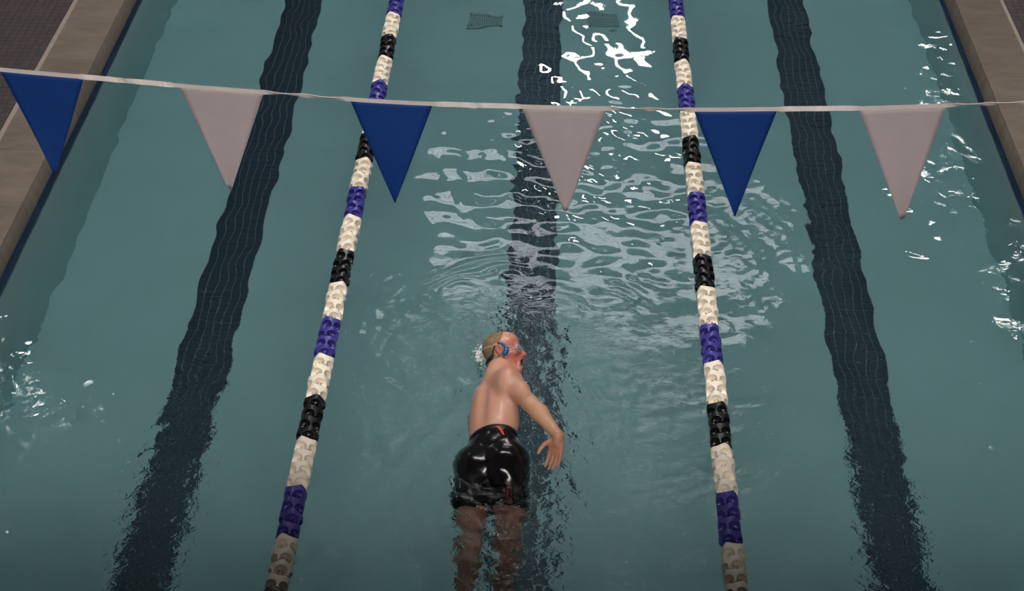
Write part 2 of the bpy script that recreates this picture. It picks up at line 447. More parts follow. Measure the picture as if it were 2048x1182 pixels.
    fc = bm.faces.new([bm.verts[b0 + i] for i in range(nr - 1, -1, -1)]); fc.smooth = False
    for f in bm.faces:
        if abs(f.normal.z) < .4: f.smooth = False
    bm.to_mesh(me); bm.free()
    at = me.attributes.new('chop', 'FLOAT', 'POINT')
    at.data.foreach_set('value', np.concatenate([chop.ravel(), np.zeros(nr)]).astype(np.float32))
    m = bpy.data.materials.new('pool_water'); m.use_nodes = True
    nt = m.node_tree; N = nt.nodes; L = nt.links; pb = N['Principled BSDF']; out = N['Material Output']
    N.remove(pb)
    g = N.new('ShaderNodeBsdfGlass'); g.inputs['IOR'].default_value = 1.333; g.inputs['Roughness'].default_value = 0
    g.inputs['Color'].default_value = (1, 1, 1, 1)
    va = N.new('ShaderNodeVolumeAbsorption'); va.inputs['Color'].default_value = (.40, .80, .89, 1); va.inputs['Density'].default_value = .40
    tc = N.new('ShaderNodeTexCoord'); a = N.new('ShaderNodeAttribute'); a.attribute_name = 'chop'
    mp = N.new('ShaderNodeMapping'); mp.inputs['Scale'].default_value = (1, 1.25, 1)
    n1 = N.new('ShaderNodeTexNoise'); n1.inputs['Scale'].default_value = 20; n1.inputs['Detail'].default_value = 3; n1.inputs['Distortion'].default_value = .8
    L.new(tc.outputs['Object'], mp.inputs[0]); L.new(mp.outputs[0], n1.inputs['Vector'])
    mm = N.new('ShaderNodeMath'); mm.operation = 'MULTIPLY'; L.new(n1.outputs[0], mm.inputs[0]); L.new(a.outputs['Fac'], mm.inputs[1])
    bp = N.new('ShaderNodeBump'); bp.inputs['Strength'].default_value = 1; bp.inputs['Distance'].default_value = .013
    L.new(mm.outputs[0], bp.inputs['Height']); L.new(bp.outputs[0], g.inputs['Normal'])
    L.new(g.outputs[0], out.inputs['Surface']); L.new(va.outputs[0], out.inputs['Volume'])
    return tag(obj('pool_water', me, m), 'clear rippling teal water filling the swimming pool', 'water', kind='stuff')
water()

# ================================================================== lane ropes
def float_mesh():
    fd = Field((-.068, -.045, -.068), (.068, .045, .068), .0026)
    fd.f[:] = .05
    g = [fd.lo[i] + fd.h * np.arange(fd.n[i]) for i in range(3)]
    X, Y, Z = np.meshgrid(*g, indexing='ij')
    rad = np.hypot(X, Z); th = np.arctan2(Z, X)
    Rr = .0585 + .0022 * np.cos(4 * th)                      # four faint corners
    half = .031 + .009 * (1 - np.abs(np.sin(2 * th)) * 1.3)      # the far rim rises to four points
    d = np.maximum(rad - Rr, np.maximum(Y - half, -Y - .034))
    fd.f = d.astype(np.float32)
    for k in range(4):                                       # four scooped cups around the rim, open to the near end
        an = k * math.pi / 2
        rd = np.array([math.cos(an), 0, math.sin(an)]); tg = np.array([-math.sin(an), 0, math.cos(an)])
        ax = unit(np.array([0, -1, 0]) * .8 + rd * .6); bx = np.cross(ax, tg)
        fd.ell(rd * .050 + np.array([0, -.023, 0]), (tg, ax, bx), (.0345, .032, .027), .003, True)
        for sg in (-1, 1): fd.cone(rd * .022 + tg * .010 * sg + np.array([0, -.03, 0]), rd * .022 + tg * .010 * sg + np.array([0, .05, 0]), .0055, .0055, .002, True)
    fd.cone((0, -.06, 0), (0, .06, 0), .008, .008, .002, True)
    V, Q = fd.nets()
    me = fastmesh('float', V, Q); return V, Q
FV, FQ = float_mesh()
FM = {c: fastmesh('float_' + c, FV, FQ) for c in ('white', 'blue', 'black')}
for c in FM: FM[c].materials.append(M['float_' + c])

def lane_rope(x, marks, label, seed):
    """marks: image rows where the blocks of four floats begin on this rope, far to near, starting with a white block"""
    r = random.Random(seed)
    root = tag(empty('lane_rope', (x, 7.5, 0.0)), label, 'lane rope', 'floating lane ropes')
    obj('cable', tube('cable', [(0, YN - 7.5, .01), (0, YF - 7.5, .01)], .005, 8), M['cable'], root)
    bounds = [P(px, py, .04)[1] for px, py in marks]
    seq = ['white', 'black', 'white', 'blue']
    pitch = (bounds[0] - bounds[-1]) / (len(bounds) - 1)
    while bounds[0] < 12.6: bounds.insert(0, bounds[0] + pitch)
    k0 = len(bounds) - len(marks)
    while bounds[-1] > 3.2: bounds.append(bounds[-1] - pitch)
    for b in range(len(bounds) - 1):
        c = seq[(b - k0) % 4]; ya, yb = bounds[b], bounds[b + 1]; pt = (ya - yb) / 4
        for q in range(4):
            o = obj('float', FM[c], None, root, (r.uniform(-.003, .003), ya - (q + .5) * pt - 7.5, .012 + r.uniform(-.003, .003)))
            o.rotation_euler = (r.uniform(-.04, .04), math.pi / 4 + r.choice((-1, 1)) * r.uniform(.1, .62), r.uniform(-.04, .04))
            o.scale = (.96, pt / .0735, .96)
    return root
lm_ = [(788, 30), (777, 73), (768, 117), (757, 165), (748, 213), (738, 270), (724, 320), (712, 378), (700, 435), (684, 503), (672, 568), (655, 640), (640, 713), (615, 795), (603, 880), (585, 975), (565, 1075)]
rm_ = [(1352, 36), (1357, 80), (1360, 124), (1366, 173), (1372, 222), (1378, 276), (1386, 330), (1392, 388), (1399, 448), (1408, 513), (1412, 578), (1420, 652), (1424, 727), (1434, 809), (1442, 893), (1450, 988), (1460, 1090)]
lane_rope(-1.25, lm_, 'lane rope of white, blue and black floats on the swimmer\'s left', 1)
lane_rope(.866, rm_, 'lane rope of white, blue and black floats on the swimmer\'s right', 2)

# ================================================================== pennant line
FY = 4.68
def pennants():
    root = tag(empty('pennant_line', (-.2, FY, 2.5)), 'white tape strung over the pool with blue and white triangular pennants', 'flags')
    o3 = np.array([-.2, FY, 2.5])
    cord = [(-690, 76), (-342, 107), (0, 139), (84, 147), (170, 154), (357, 171), (442, 178), (528, 184), (700, 199), (783, 204), (866, 208), (1043, 213), (1130, 215.5), (1213, 217),
            (1389, 219.5), (1472, 219), (1554, 218), (1718, 216.5), (1805, 214), (1893, 210.5), (2048, 205), (2236, 197), (2403, 188.5), (2581, 179)]
    pts = [PY(a, b, FY) for a, b in cord]
    ends = [np.array([xs_l - .8, FY, 2.74]), np.array([xs_r + .8, FY, 2.74])]
    pts = [ends[0]] + pts + [ends[1]]
    # smooth resample, ribbon that twists a little between pennants
    V, Fc = [], []; n = 0
    xs = np.array([p[0] for p in pts]); zs = np.array([p[2] for p in pts])
    X = np.arange(xs[0], xs[-1], .02); Zz = np.interp(X, xs, zs)
    Zz = np.convolve(np.pad(Zz, 6, mode='edge'), np.ones(13) / 13, 'valid')
    flagx = [PY(c, 210, FY)[0] for c in (-605, -258, 84, 442, 783, 1130, 1472, 1805, 2148, 2492)]
    for i, (a, z) in enumerate(zip(X, Zz)):
        near = min(abs(a - f) for f in flagx)
        tw = 0 if near < .16 else .9 * math.sin((near - .16) / .16 * math.pi) * (1 if int(a * 1.6 + 50) % 2 else -1)
        hh = .008 if near < .16 else .0095
        c, s = math.cos(tw), math.sin(tw); th = .0016
        for u, v in ((-hh, -th), (-hh, th), (hh, th), (hh, -th)):
            V.append((a - o3[0], u * s + v * c, z + u * c - v * s - o3[2]))
    m = len(X)
    for i in range(m - 1):
        for k in range(4): Fc.append((i * 4 + k, i * 4 + (k + 1) % 4, i * 4 + 4 + (k + 1) % 4, i * 4 + 4 + k))
    Fc += [(0, 1, 2, 3), tuple((m - 1) * 4 + k for k in (3, 2, 1, 0))]
    obj('tape', mesh('tape', V, Fc, False), M['tape'], root)
    fl_ = [((0, 140), (168, 155), (110, 347), 'blue'), ((357, 171), (528, 184), (460, 377), 'white'), ((700, 199), (866, 208), (789, 406), 'blue'),
           ((1043, 213), (1213, 218), (1131, 421), 'white'), ((1388, 221), (1555, 219), (1470, 429), 'blue'), ((1718, 219), (1893, 212), (1805, 437), 'white'),
           ((2060, 206), (2236, 197), (2146, 424), 'blue'), ((2403, 190), (2581, 180), (2489, 408), 'white'), ((-342, 108), (-174, 124), (-243, 316), 'white'), ((-690, 76), (-520, 92), (-598, 284), 'blue')]
    for k, (a, b, t, c) in enumerate(fl_):
        A, B, T = PY(*a, FY), PY(*b, FY), PY(*t, FY)
        V, Fc = [], []; nu, nv = 12, 20
        tipw = .05 if c == 'white' else .02
        for side in (0, 1):
            for j in range(nv + 1):
                v = j / nv
                for i in range(nu + 1):
                    u = i / nu
                    wv = 1 - v * (1 - tipw)
                    p = (A + (B - A) * u) * (1 - v) + (T + (B - A) * tipw * (u - .5)) * v if False else A + (B - A) * (.5 + (u - .5) * wv) + (T - (A + B) / 2) * v
                    bil = .010 * math.sin(u * 3.1 + k) * v * (1 - .4 * v) + .006 * math.sin(v * 4 + k * 1.7) * v
                    V.append((p[0] - o3[0], bil + (.0009 if side else -.0009) - .0022 * (1 - v) * 0, p[2] - o3[2]))
        o = (nv + 1) * (nu + 1)
        ix = lambda s, j, i: s * o + j * (nu + 1) + i
        for j in range(nv):
            for i in range(nu):
                Fc.append((ix(0, j, i), ix(0, j + 1, i), ix(0, j + 1, i + 1), ix(0, j, i + 1)))
                Fc.append((ix(1, j, i), ix(1, j, i + 1), ix(1, j + 1, i + 1), ix(1, j + 1, i)))
        for j in range(nv):
            for i in (0, nu): Fc.append((ix(0, j, i), ix(1, j, i), ix(1, j + 1, i), ix(0, j + 1, i)))
        for i in range(nu):
            for j in (0, nv): Fc.append((ix(0, j, i), ix(0, j, i + 1), ix(1, j, i + 1), ix(1, j, i)))
        me = mesh('pennant', V, Fc, True)
        bm = bmesh.new(); bm.from_mesh(me); bmesh.ops.recalc_face_normals(bm, faces=bm.faces); bm.to_mesh(me); bm.free()
        pn = obj('pennant', me, M[c + '_cloth'], root)
        pn['label'] = ('royal blue' if c == 'blue' else 'white') + ' triangular pennant'
    for e, lb in ((ends[0], 'steel post holding the pennant line on the left deck'), (ends[1], 'steel post holding the pennant line on the right deck')):
        p = tag(empty('flag_post', (e[0], FY, CZ1)), lb, 'post', 'posts of the pennant line')
        obj('base', tube('base', [(0, 0, .001), (0, 0, .02)], [.09, .08], 20), M['steel'], p)
        obj('pole', tube('pole', [(0, 0, .02), (0, 0, 2.66)], .022, 14), M['steel'], p)
pennants()

# ================================================================== swimmer
def swimmer():
    o3 = np.array([-.30, 5.5, 0.0])
    root = tag(empty('person', tuple(o3)), 'swimmer in black shorts turning to breathe, right arm lifted over the water', 'person')
    h = .0036
    B = Field((-.66, 4.38, -.40), (.15, 6.36, .36), h)
    S = Field((-.56, 4.98, -.22), (-.06, 5.66, .20), h)       # shorts
    Yv = np.array([0, 1, 0.])
    def fr(roll, yaw=0.0):
        r = np.array([math.cos(roll), 0, math.sin(roll)]); b = np.array([-math.sin(roll), 0, math.cos(roll)])
        return r, b
    # --- joints
    shR = np.array([-.228, 5.845, .115]); elR = np.array([-.112, 5.598, .195]); wrR = np.array([.034, 5.398, .165])
    shL = np.array([-.362, 5.855, -.125]); elL = np.array([-.315, 5.93, -.315]); wrL = np.array([-.25, 5.80, -.365])
    c7 = np.array([-.312, 5.945, .070])
    rs, bs = fr(math.radians(54)); rw, bw = fr(math.radians(36)); rh, bh = fr(math.radians(14))
    # --- torso
    B.ell((-.312, 5.720, -.005), (rs, Yv, bs), (.158, .215, .108), .03)
    B.ell((-.312, 5.86, .008), (rs, Yv, bs), (.170, .085, .082), .05)
    B.ell(np.array([-.300, 5.56, -.015]), (rw, Yv, bw), (.128, .16, .098), .06)
    pel = np.array([-.300, 5.395, -.040])
    for Fd, g in ((B, 0.0), (S, .009)):
        if Fd is S: Fd.ell(np.array([-.300, 5.50, -.015]), (rw, Yv, bw), (.130 + g, .12, .098 + g), .05)
        Fd.ell(pel, (rh, Yv, bh), (.148 + g, .135, .105 + g), .05)
        for sg in (-1, 1):
            Fd.ell(pel + rh * .070 * sg + bh * .028 + Yv * -.045, (rh, Yv, bh), (.076 + g, .105, .080 + g), .035)
    # thighs / legs
    hipL, hipR = pel + rh * -.092 + Yv * -.01, pel + rh * .092 + Yv * -.01
    knL, knR = np.array([-.385, 4.955, -.215]), np.array([-.190, 4.965, -.255])
    anL, anR = np.array([-.410, 4.53, -.270]), np.array([-.235, 4.59, -.375])
    for Fd, g in ((B, 0.0), (S, .015)):
        for hp, kn in ((hipL, knL), (hipR, knR)):
            Fd.cone(hp, hp + (kn - hp) * .45, .098 + g, .084 + g * 1.3, .04)
            Fd.cone(hp + (kn - hp) * .45, kn, .084 + g * 1.3, .058 + g, .03)
    for kn, an in ((knL, anL), (knR, anR)):
        mid = kn + (an - kn) * .32 + np.array([0, 0, .018])
        B.cone(kn, mid, .056, .058, .03); B.cone(mid, an, .056, .036, .03)
        B.cone(an, an + np.array([0, -.10, -.02]), .036, .026, .02)
    # back relief: scapulae, lats, spine furrow
    B.ell(c7 + rs * .095 + Yv * -.135 + bs * .005, (unit(rs + Yv * .25), unit(Yv - rs * .25), bs), (.062, .088, .036), .03)
    B.ell(c7 - rs * .085 + Yv * -.125 + bs * .005, (unit(rs - Yv * .25), unit(Yv + rs * .25), bs), (.062, .088, .036), .03)
    B.cone(c7 + bs * .066 + Yv * -.10, np.array([-.300, 5.57, .0]) + bw * .122, .014, .014, .05, True)
    B.cone(c7 + rs * .135 + Yv * -.12, np.array([-.222, 5.63, .045]), .042, .045, .05)
    # trapezius and neck
    hc = np.array([-.270, 6.106, .095])                       # head centre
    cu = unit((-.13, .86, .46)); nn = unit(np.array([1., .12, .2]) - cu * (np.array([1., .12, .2]) @ cu)); ee = np.cross(nn, cu)
    if ee[2] < 0: ee = -ee
    def hp_(u, n, e): return hc + cu * u + nn * n + ee * e
    nb = c7 + bs * -.035 + Yv * -.01
    B.cone(nb, hp_(-.05, -.028, 0), .070, .058, .03)
    B.cone(c7 + bs * -.015, shR + np.array([-.015, .005, -.005]), .042, .054, .05)
    B.cone(c7 + bs * -.02, shL, .050, .060, .05)
    # right arm
    B.ball(shR, .066, .04)
    B.cone(shR, shR + (elR - shR) * .45 + np.array([.006, 0, .006]), .062, .050, .03)
    B.cone(shR + (elR - shR) * .45, elR, .050, .042, .03)
    ff = elR + (wrR - elR) * .30 + np.array([.004, 0, .003])
    B.cone(elR, ff, .043, .044, .02); B.cone(ff, wrR, .043, .027, .025)
    # left arm reaching down and forward under the water
    B.ball(shL, .062, .04); B.cone(shL, elL, .052, .040, .03); B.cone(elL, wrL, .040, .026, .02)
    B.ell(wrL + np.array([.04, -.05, -.01]), (unit((.6, -.8, 0)), unit((.8, .6, 0)), (0, 0, 1)), (.06, .035, .018), .02)
    # --- right hand hanging from the wrist
    hd = unit((-.16, -.62, -.76))                              # towards the fingertips
    side = unit(np.array([.80, -.35, .1]) - hd * (np.array([.80, -.35, .1]) @ hd))   # across the palm, towards the little finger
    pn = np.cross(hd, side)                                   # back of the hand
    if pn[1] < 0: pn = -pn
    palm = wrR + hd * .055
    B.cone(wrR, palm - hd * .02, .026, .026, .02)
    B.ell(palm, (side, hd, pn), (.041, .050, .0165), .012)
    for i, (off, ln) in enumerate(((-.031, .072), (-.010, .080), (.011, .075), (.031, .058))):
        k0 = palm + hd * (.038 - .004 * (i in (0, 3))) + side * off
        fan = side * (off * .28)
        k1 = k0 + unit(hd + fan * 3 * .35 - pn * .12) * ln * .45
        k2 = k1 + unit(hd + fan * 2 * .25 - pn * .45) * ln * .32
        k3 = k2 + unit(hd + fan * 1 * .2 - pn * .75) * ln * .25
        B.cone(k0 - hd * .01, k1, .0098, .0090, .004); B.cone(k1, k2, .0090, .0082, .003); B.cone(k2, k3, .0082, .0072, .003)
        B.ball(k0 + pn * .007, .008, .006)
    t0 = palm - hd * .028 - side * .030; t1 = t0 + unit(hd * .62 - side * .75 - pn * .2) * .042
    t2 = t1 + unit(hd * .85 - side * .45 - pn * .25) * .032; t3 = t2 + unit(hd * .95 - side * .2 - pn * .3) * .022
    B.cone(t0, t1, .015, .012, .01); B.cone(t1, t2, .0115, .0105, .004); B.cone(t2, t3, .0105, .0085, .003)
    # --- head
    Hx = (cu, nn, ee)
    B.ell(hp_(.026, -.012, 0), Hx, (.090, .100, .077), .02)
    B.ell(hp_(.045, .028, 0), Hx, (.062, .060, .066), .02)
    B.ell(hp_(-.040, .020, 0), Hx, (.068, .072, .060), .025)
    B.cone(hp_(-.078, .0, .052), hp_(-.114, .066, .016), .016, .017, .02)
    B.cone(hp_(-.078, .0, -.052), hp_(-.114, .066, -.016), .016, .017, .02)
    B.ell(hp_(-.118, .074, 0), Hx, (.017, .016, .022), .012)
    B.cone(hp_(.020, .080, .040), hp_(.020, .080, -.040), .013, .013, .012)
    B.cone(hp_(-.028, .062, .046), hp_(-.030, .030, .058), .018, .016, .018)
    B.cone(hp_(-.028, .062, -.046), hp_(-.030, .030, -.058), .018, .016, .018)
    for s_ in (1, -1):
        B.ball(hp_(.0, .098, .034 * s_), .0165, .008, True)
        B.ball(hp_(-.001, .079, .033 * s_), .0125, .004)
    B.cone(hp_(.010, .090, 0), hp_(-.030, .112, 0), .0085, .0115, .01)
    B.ball(hp_(-.035, .102, .012), .009, .008); B.ball(hp_(-.035, .102, -.012), .009, .008)
    B.ball(hp_(-.044, .104, .007), .0042, .002, True); B.ball(hp_(-.044, .104, -.007), .0042, .002, True)
    B.ell(hp_(-.070, .080, 0), Hx, (.034, .018, .030), .015)
    for s_ in (1, -1):
        B.cone(hp_(-.051, .102, 0), hp_(-.062, .090, .024 * s_), .0068, .005, .005)
        B.cone(hp_(-.098, .091, 0), hp_(-.080, .086, .024 * s_), .0075, .005, .005)
    B.ell(hp_(-.074, .096, 0), Hx, (.0185, .034, .024), .003, True)
    # right ear
    ear = hp_(-.006, -.014, .080)
    en = unit(ee * .9 + nn * -.38)
    B.ell(ear, (unit(cu - nn * .15), unit(nn + cu * .15 + ee * .35), en), (.033, .020, .010), .006)
    B.ell(ear + en * .011 + nn * .003, (unit(cu - nn * .15), unit(nn + ee * .35), en), (.021, .011, .008), .004, True)
    B.ell(hp_(-.006, -.014, -.080), (cu, nn, ee), (.033, .020, .010), .006)
    B.cone(hp_(-.036, -.004, .074), hp_(-.030, -.006, .080), .008, .008, .005)

    V, Q = B.nets()
    # Laplacian relax to take the voxel steps out
    def relax(V, Q, it, lam=.5):
        e = np.concatenate([Q[:, [0, 1]], Q[:, [1, 2]], Q[:, [2, 3]], Q[:, [3, 0]]])
        for _ in range(it):
            acc = np.zeros_like(V); cnt = np.bincount(e.ravel(), minlength=len(V)).astype(float)
            for a, b in ((0, 1), (1, 0)):
                for k in range(3): acc[:, k] += np.bincount(e[:, a], weights=V[e[:, b], k], minlength=len(V))
            V = V + lam * (acc / cnt[:, None] - V)
        return V
    V = relax(V, Q, 2)
    me = fastmesh('body', V - o3, Q)
    # regions of the skin itself: ruddy face and ear, lips, darker mouth, weathered forearms, pale back
    q = V - hc; hu, hn, he = q @ cu, q @ nn, q @ ee
    face = np.exp(-((np.maximum(0, np.sqrt((hu + .02) ** 2 + (hn - .07) ** 2 + (he * .6) ** 2) - .05)) / .045) ** 2)
    lips = (np.exp(-(((hu + .074) / .026) ** 2 + ((hn - .096) / .02) ** 2 + (he / .026) ** 2) * 1.2))
    mouth = ((np.abs(hu + .074) < .0175) & (np.abs(he) < .024) & (hn < .094) & (hn > .05)).astype(float)
    earr = np.exp(-(np.linalg.norm(V - ear, axis=1) / .03) ** 2)
    fore = np.clip(1 - np.linalg.norm(V - (elR + wrR) / 2, axis=1) / .22, 0, 1)
    hand = np.clip(1 - np.linalg.norm(V - palm, axis=1) / .12, 0, 1)
    red = np.clip(face * .8 + earr * .7 + lips * .6 + hand * .7, 0, 1)
    for nm, dat in (('red', red), ('mouth', mouth), ('tan', fore)):
        a = me.attributes.new(nm, 'FLOAT', 'POINT'); a.data.foreach_set('value', dat.astype(np.float32))
    m = mat('wet_fair_skin', srgb(206, 158, 134), .42, .05, 14, .16, 160, sss=.12, coat=.12, var2=srgb(210, 150, 130))
    nt = m.node_tree; N = nt.nodes; L = nt.links; pb = N['Principled BSDF']
    src = pb.inputs['Base Color'].links[0].from_socket
    for nm, colr in (('red', srgb(178, 92, 78)), ('tan', srgb(216, 168, 132)), ('mouth', srgb(46, 12, 14))):
        at = N.new('ShaderNodeAttribute'); at.attribute_name = nm
        mx = N.new('ShaderNodeMix'); mx.data_type = 'RGBA'
        mx.inputs[7].default_value = colr
        L.new(at.outputs['Fac'], mx.inputs[0]); L.new(src, mx.inputs[6]); src = mx.outputs[2]
    L.new(src, pb.inputs['Base Color'])
    body = obj('body', me, m, root)
    bvh = BVHTree.FromPolygons([tuple(v) for v in V], [tuple(f) for f in Q])

    # --- hair: close-cropped cap standing just off the scalp
    d2 = hu - .02 + hn * -.1
    nap = (hn < .050 - .25 * np.abs(he) + .1 * np.clip(hu - .06, 0, 1)) & (hu > -.062 + .35 * np.clip(hn + .03, 0, .2) * 2) & (np.abs(q).max(1) < .16)
    front = hn > -.005 + .30 * np.clip(hu - .02, 0, .1)          # receding front hairline
    earz = np.linalg.norm((V - ear) * 1.0, axis=1) < .040
    keep = nap & ~front & ~earz
    tri = keep[Q].all(1)
    used = np.unique(Q[tri]); remap = np.full(len(V), -1); remap[used] = np.arange(len(used))
    nrm = np.zeros((len(V), 3), np.float32); me.vertices.foreach_get('normal', nrm.ravel()); 
    nr_ = np.empty(len(V) * 3, np.float32); me.vertices.foreach_get('normal', nr_); nrm = nr_.reshape(-1, 3)
    Hq = remap[Q[tri]]
    hv = np.concatenate([V[used] + nrm[used] * .0025, V[used] - nrm[used] * .001]) - o3
    nu = len(used)
    hair_m = mat('cropped_sandy_hair', srgb(132, 108, 80), .6, .3, 60, .5, 260, var2=srgb(160, 128, 96))
    obj('hair', fastmesh('hair', hv, np.concatenate([Hq, Hq[:, ::-1] + nu])), hair_m, root)

    # --- shorts: cut the swollen hip field at waist and hems
    g = [S.lo[i] + S.h * np.arange(S.n[i]) for i in range(3)]
    X, Y, Z = np.meshgrid(*g, indexing='ij', sparse=True)
    wav = (Y - 5.545) - .03 * (Z - .09) * 1.5 - .25 * np.maximum(np.abs(X + .300) - .02, 0) * 0
    hem = (5.115 + .008 * np.sin(X * 40) + .02 * (X + .3)) - Y
    S.f = np.maximum(np.maximum(S.f, wav), hem).astype(np.float32)
    SV, SQ = S.nets(); SV = relax(SV, SQ, 2)
    rr = np.random.default_rng(5)
    fold = sum(.0016 * np.sin(SV @ (rr.normal(size=3) * 38) + rr.uniform(0, 6)) for _ in range(5))
    SV = SV + (fold * np.clip((5.40 - SV[:, 1]) / .2, 0, 1))[:, None] * np.array([0, 0, 1.])
    sh = obj('swim_shorts', fastmesh('swim_shorts', SV - o3, SQ), M['shorts'], root)
    sb = BVHTree.FromPolygons([tuple(v) for v in SV], [tuple(f) for f in SQ])
    def decal(name, corners, nu_, nv_, mtl, lift=.0015, alpha=None):
        """patch pressed onto the shorts; corners are points above the cloth"""
        a, b, c, d = [np.array(k) for k in corners]; V_, F_ = [], []
        ok = {}
        for j in range(nv_ + 1):
            for i in range(nu_ + 1):
                u, v = i / nu_, j / nv_
                p = (a * (1 - u) + b * u) * (1 - v) + (d * (1 - u) + c * u) * v
                hit = sb.ray_cast(Vector(p), Vector((0, 0, -1)))
                if hit[0] is None: hit = sb.find_nearest(Vector(p))
                V_.append(np.array(hit[0] + hit[1] * lift) - o3)
        n_ = nu_ + 1; k = len(V_)
        F_ = [(j * n_ + i, j * n_ + i + 1, (j + 1) * n_ + i + 1, (j + 1) * n_ + i) for j in range(nv_) for i in range(nu_) if alpha is None or alpha(i, j)]
        return obj(name, mesh(name, V_, F_, True), mtl, sh)
    def T(px, py, z): return tuple(P(px, py, z - 0.0) + np.array([0, 0, .1]))
    # waistband along the top edge
    ring = []
    for an in np.linspace(0, 2 * math.pi, 49)[:-1]:
        c0 = np.array([-.300, 5.537, -.012]); dr = math.cos(an) * rw + math.sin(an) * bw
        hit = sb.ray_cast(Vector(c0 + dr * .4 + np.array([0, -.01, 0])), Vector(-dr))
        ring.append((hit[0] if hit[0] else Vector(c0 + dr * .14)) + Vector(dr) * .001)
    Vb, Fb = [], []; nR = len(ring)
    for k, p in enumerate(ring):
        out_ = (p - Vector((-.300, p.y, -.012))).normalized()
        for dy, do in ((.014, .0), (.014, .003), (-.016, .004), (-.016, .0)):
            Vb.append(np.array(p + out_ * do) + np.array([0, dy, 0]) - o3)
    for k in range(nR):
        k2 = (k + 1) % nR
        for s_ in range(4): Fb.append((k * 4 + s_, k * 4 + (s_ + 1) % 4, k2 * 4 + (s_ + 1) % 4, k2 * 4 + s_))
    wb = mesh('waistband', Vb, Fb, True)
    bm = bmesh.new(); bm.from_mesh(wb); bmesh.ops.recalc_face_normals(bm, faces=bm.faces); bm.to_mesh(wb); bm.free()
    obj('waistband', wb, M['waistband'], sh)
    # orange slanted emblem at the waist and the broken red lettering block on the right leg
    decal('emblem', (T(991, 853, .10), T(1001, 855, .10), T(1009, 870, .10), T(1006, 870, .10)), 6, 6, M['orange'], .004)
    r2 = random.Random(4)
    decal('print', (T(1011, 950, .06), T(1023, 950, .06), T(1026, 985, .05), T(1013, 985, .05)), 8, 14, M['dull_red'], .002, lambda i, j: r2.random() < .72)

    # --- goggles
    gl = mat('clear_goggle_lens', srgb(205, 205, 205), .08, .03, 20, trans=.75)
    gg = obj('goggles', None, None, root); gg.empty_display_size = .02
    def loc(p): return tuple(np.array(p) - o3)
    def cup(s_):
        V_, F_ = [], []; n = 28
        c0 = np.array([.0, .0]);
        rings = [(.0, 1.16, 1.16), (.006, 1.12, 1.12), (.013, .96, .96), (.016, .78, .78), (.017, .4, .4), (.0173, .02, .02)]
        ctr = hp_(-.001, .083, .036 * s_); fwd_ = unit(nn * .86 + ee * s_ * .5); lat = unit(np.cross(fwd_, cu)); upv = np.cross(lat, fwd_)
        for dz, a, b in rings:
            for k in range(n):
                an = 2 * math.pi * k / n
                V_.append(ctr + fwd_ * dz + lat * (.024 * a * math.cos(an)) + upv * (.0165 * b * math.sin(an)) - o3)
        for j in range(len(rings) - 1):
            for k in range(n): F_.append((j * n + k, j * n + (k + 1) % n, (j + 1) * n + (k + 1) % n, (j + 1) * n + k))
        obj('lens', mesh('lens', V_, F_, True), gl, gg)
        rimp = [V_[n + k] + fwd_ * .001 for k in range(n)] + [V_[n] + fwd_ * .001]
        obj('gasket', tube('gasket', rimp, .0028, 8, False), M['strap'], gg)
    cup(1); cup(-1)
    obj('nose_bridge', tube('nose_bridge', [loc(hp_(.004, .096, .016)), loc(hp_(.006, .103, 0)), loc(hp_(.004, .096, -.016))], .003, 8), M['strap'], gg)
    def on_skin(p, lift):
        c_ = hc + cu * ((p - hc) @ cu) * .9
        d_ = unit(p - c_); hit = bvh.ray_cast(Vector(c_ + d_ * .3), Vector(-d_))
        return np.array(hit[0]) + d_ * lift if hit[0] is not None else p
    def strap(us, nm):
        pts = []
        for s_, seq in ((1, us),):
            for u, n, e in seq: pts.append(on_skin(hp_(u, n, e), .0025) - o3)
        obj(nm, tube(nm, pts, .0022, 8), M['strap'], gg)
    def lerp_path(kp, n=26):
        kp = np.array(kp, float); t = np.linspace(0, len(kp) - 1, n); return [[np.interp(x, np.arange(len(kp)), kp[:, i]) for i in range(3)] for x in t]
    strap(lerp_path([(-.002, .078, .062), (.004, .045, .085), (.010, .0, .09), (.018, -.06, .085), (.02, -.12, .03), (.02, -.13, -.03), (.018, -.06, -.09), (.004, .04, -.09), (-.002, .078, -.062)], 50), 'upper_strap')
    strap(lerp_path([(-.006, .078, .062), (-.020, .045, .085), (-.040, .012, .09), (-.058, -.03, .09), (-.07, -.10, .05), (-.07, -.12, 0)], 34), 'lower_strap')

    # --- headset: teardrop on the cheekbone, hook over the ear, dark band behind the neck
    hs = obj('headset', None, None, root); hs.empty_display_size = .02
    def skin_pt(u, n, lift): return on_skin(hp_(u, n, .085 - .0), lift) if True else None
    def side_pt(u, n, lift):
        p = hp_(u, n, .2); hit = bvh.ray_cast(Vector(p), Vector(-ee)); return (np.array(hit[0]) if hit[0] is not None else hp_(u, n, .08)) + ee * lift - o3
    pod = [side_pt(*k) for k in ((-.046, .002, .009), (-.040, .012, .009), (-.030, .021, .009), (-.018, .026, .008), (-.004, .026, .008), (.008, .020, .008), (.018, .010, .008), (.023, -.004, .010), (.022, -.016, .012))]
    obj('speaker_pod', tube('speaker_pod', pod, [.008, .0125, .0145, .0135, .011, .0085, .0065, .0055, .005], 12), M['blue_plastic'], hs)
    bandp = [hp_(.012, -.034, .088) - o3, hp_(-.006, -.044, .086) - o3, hp_(-.030, -.050, .080) - o3, hp_(-.048, -.064, .070) - o3, hp_(-.056, -.082, .050) - o3, hp_(-.058, -.095, .02) - o3, hp_(-.058, -.096, -.02) - o3, hp_(-.05, -.075, -.06) - o3, hp_(-.02, -.045, -.085) - o3]
    obj('neck_band', tube('neck_band', bandp, [.004, .0045, .006, .009, .010, .006, .005, .005, .004], 10), M['black_rubber'], hs)
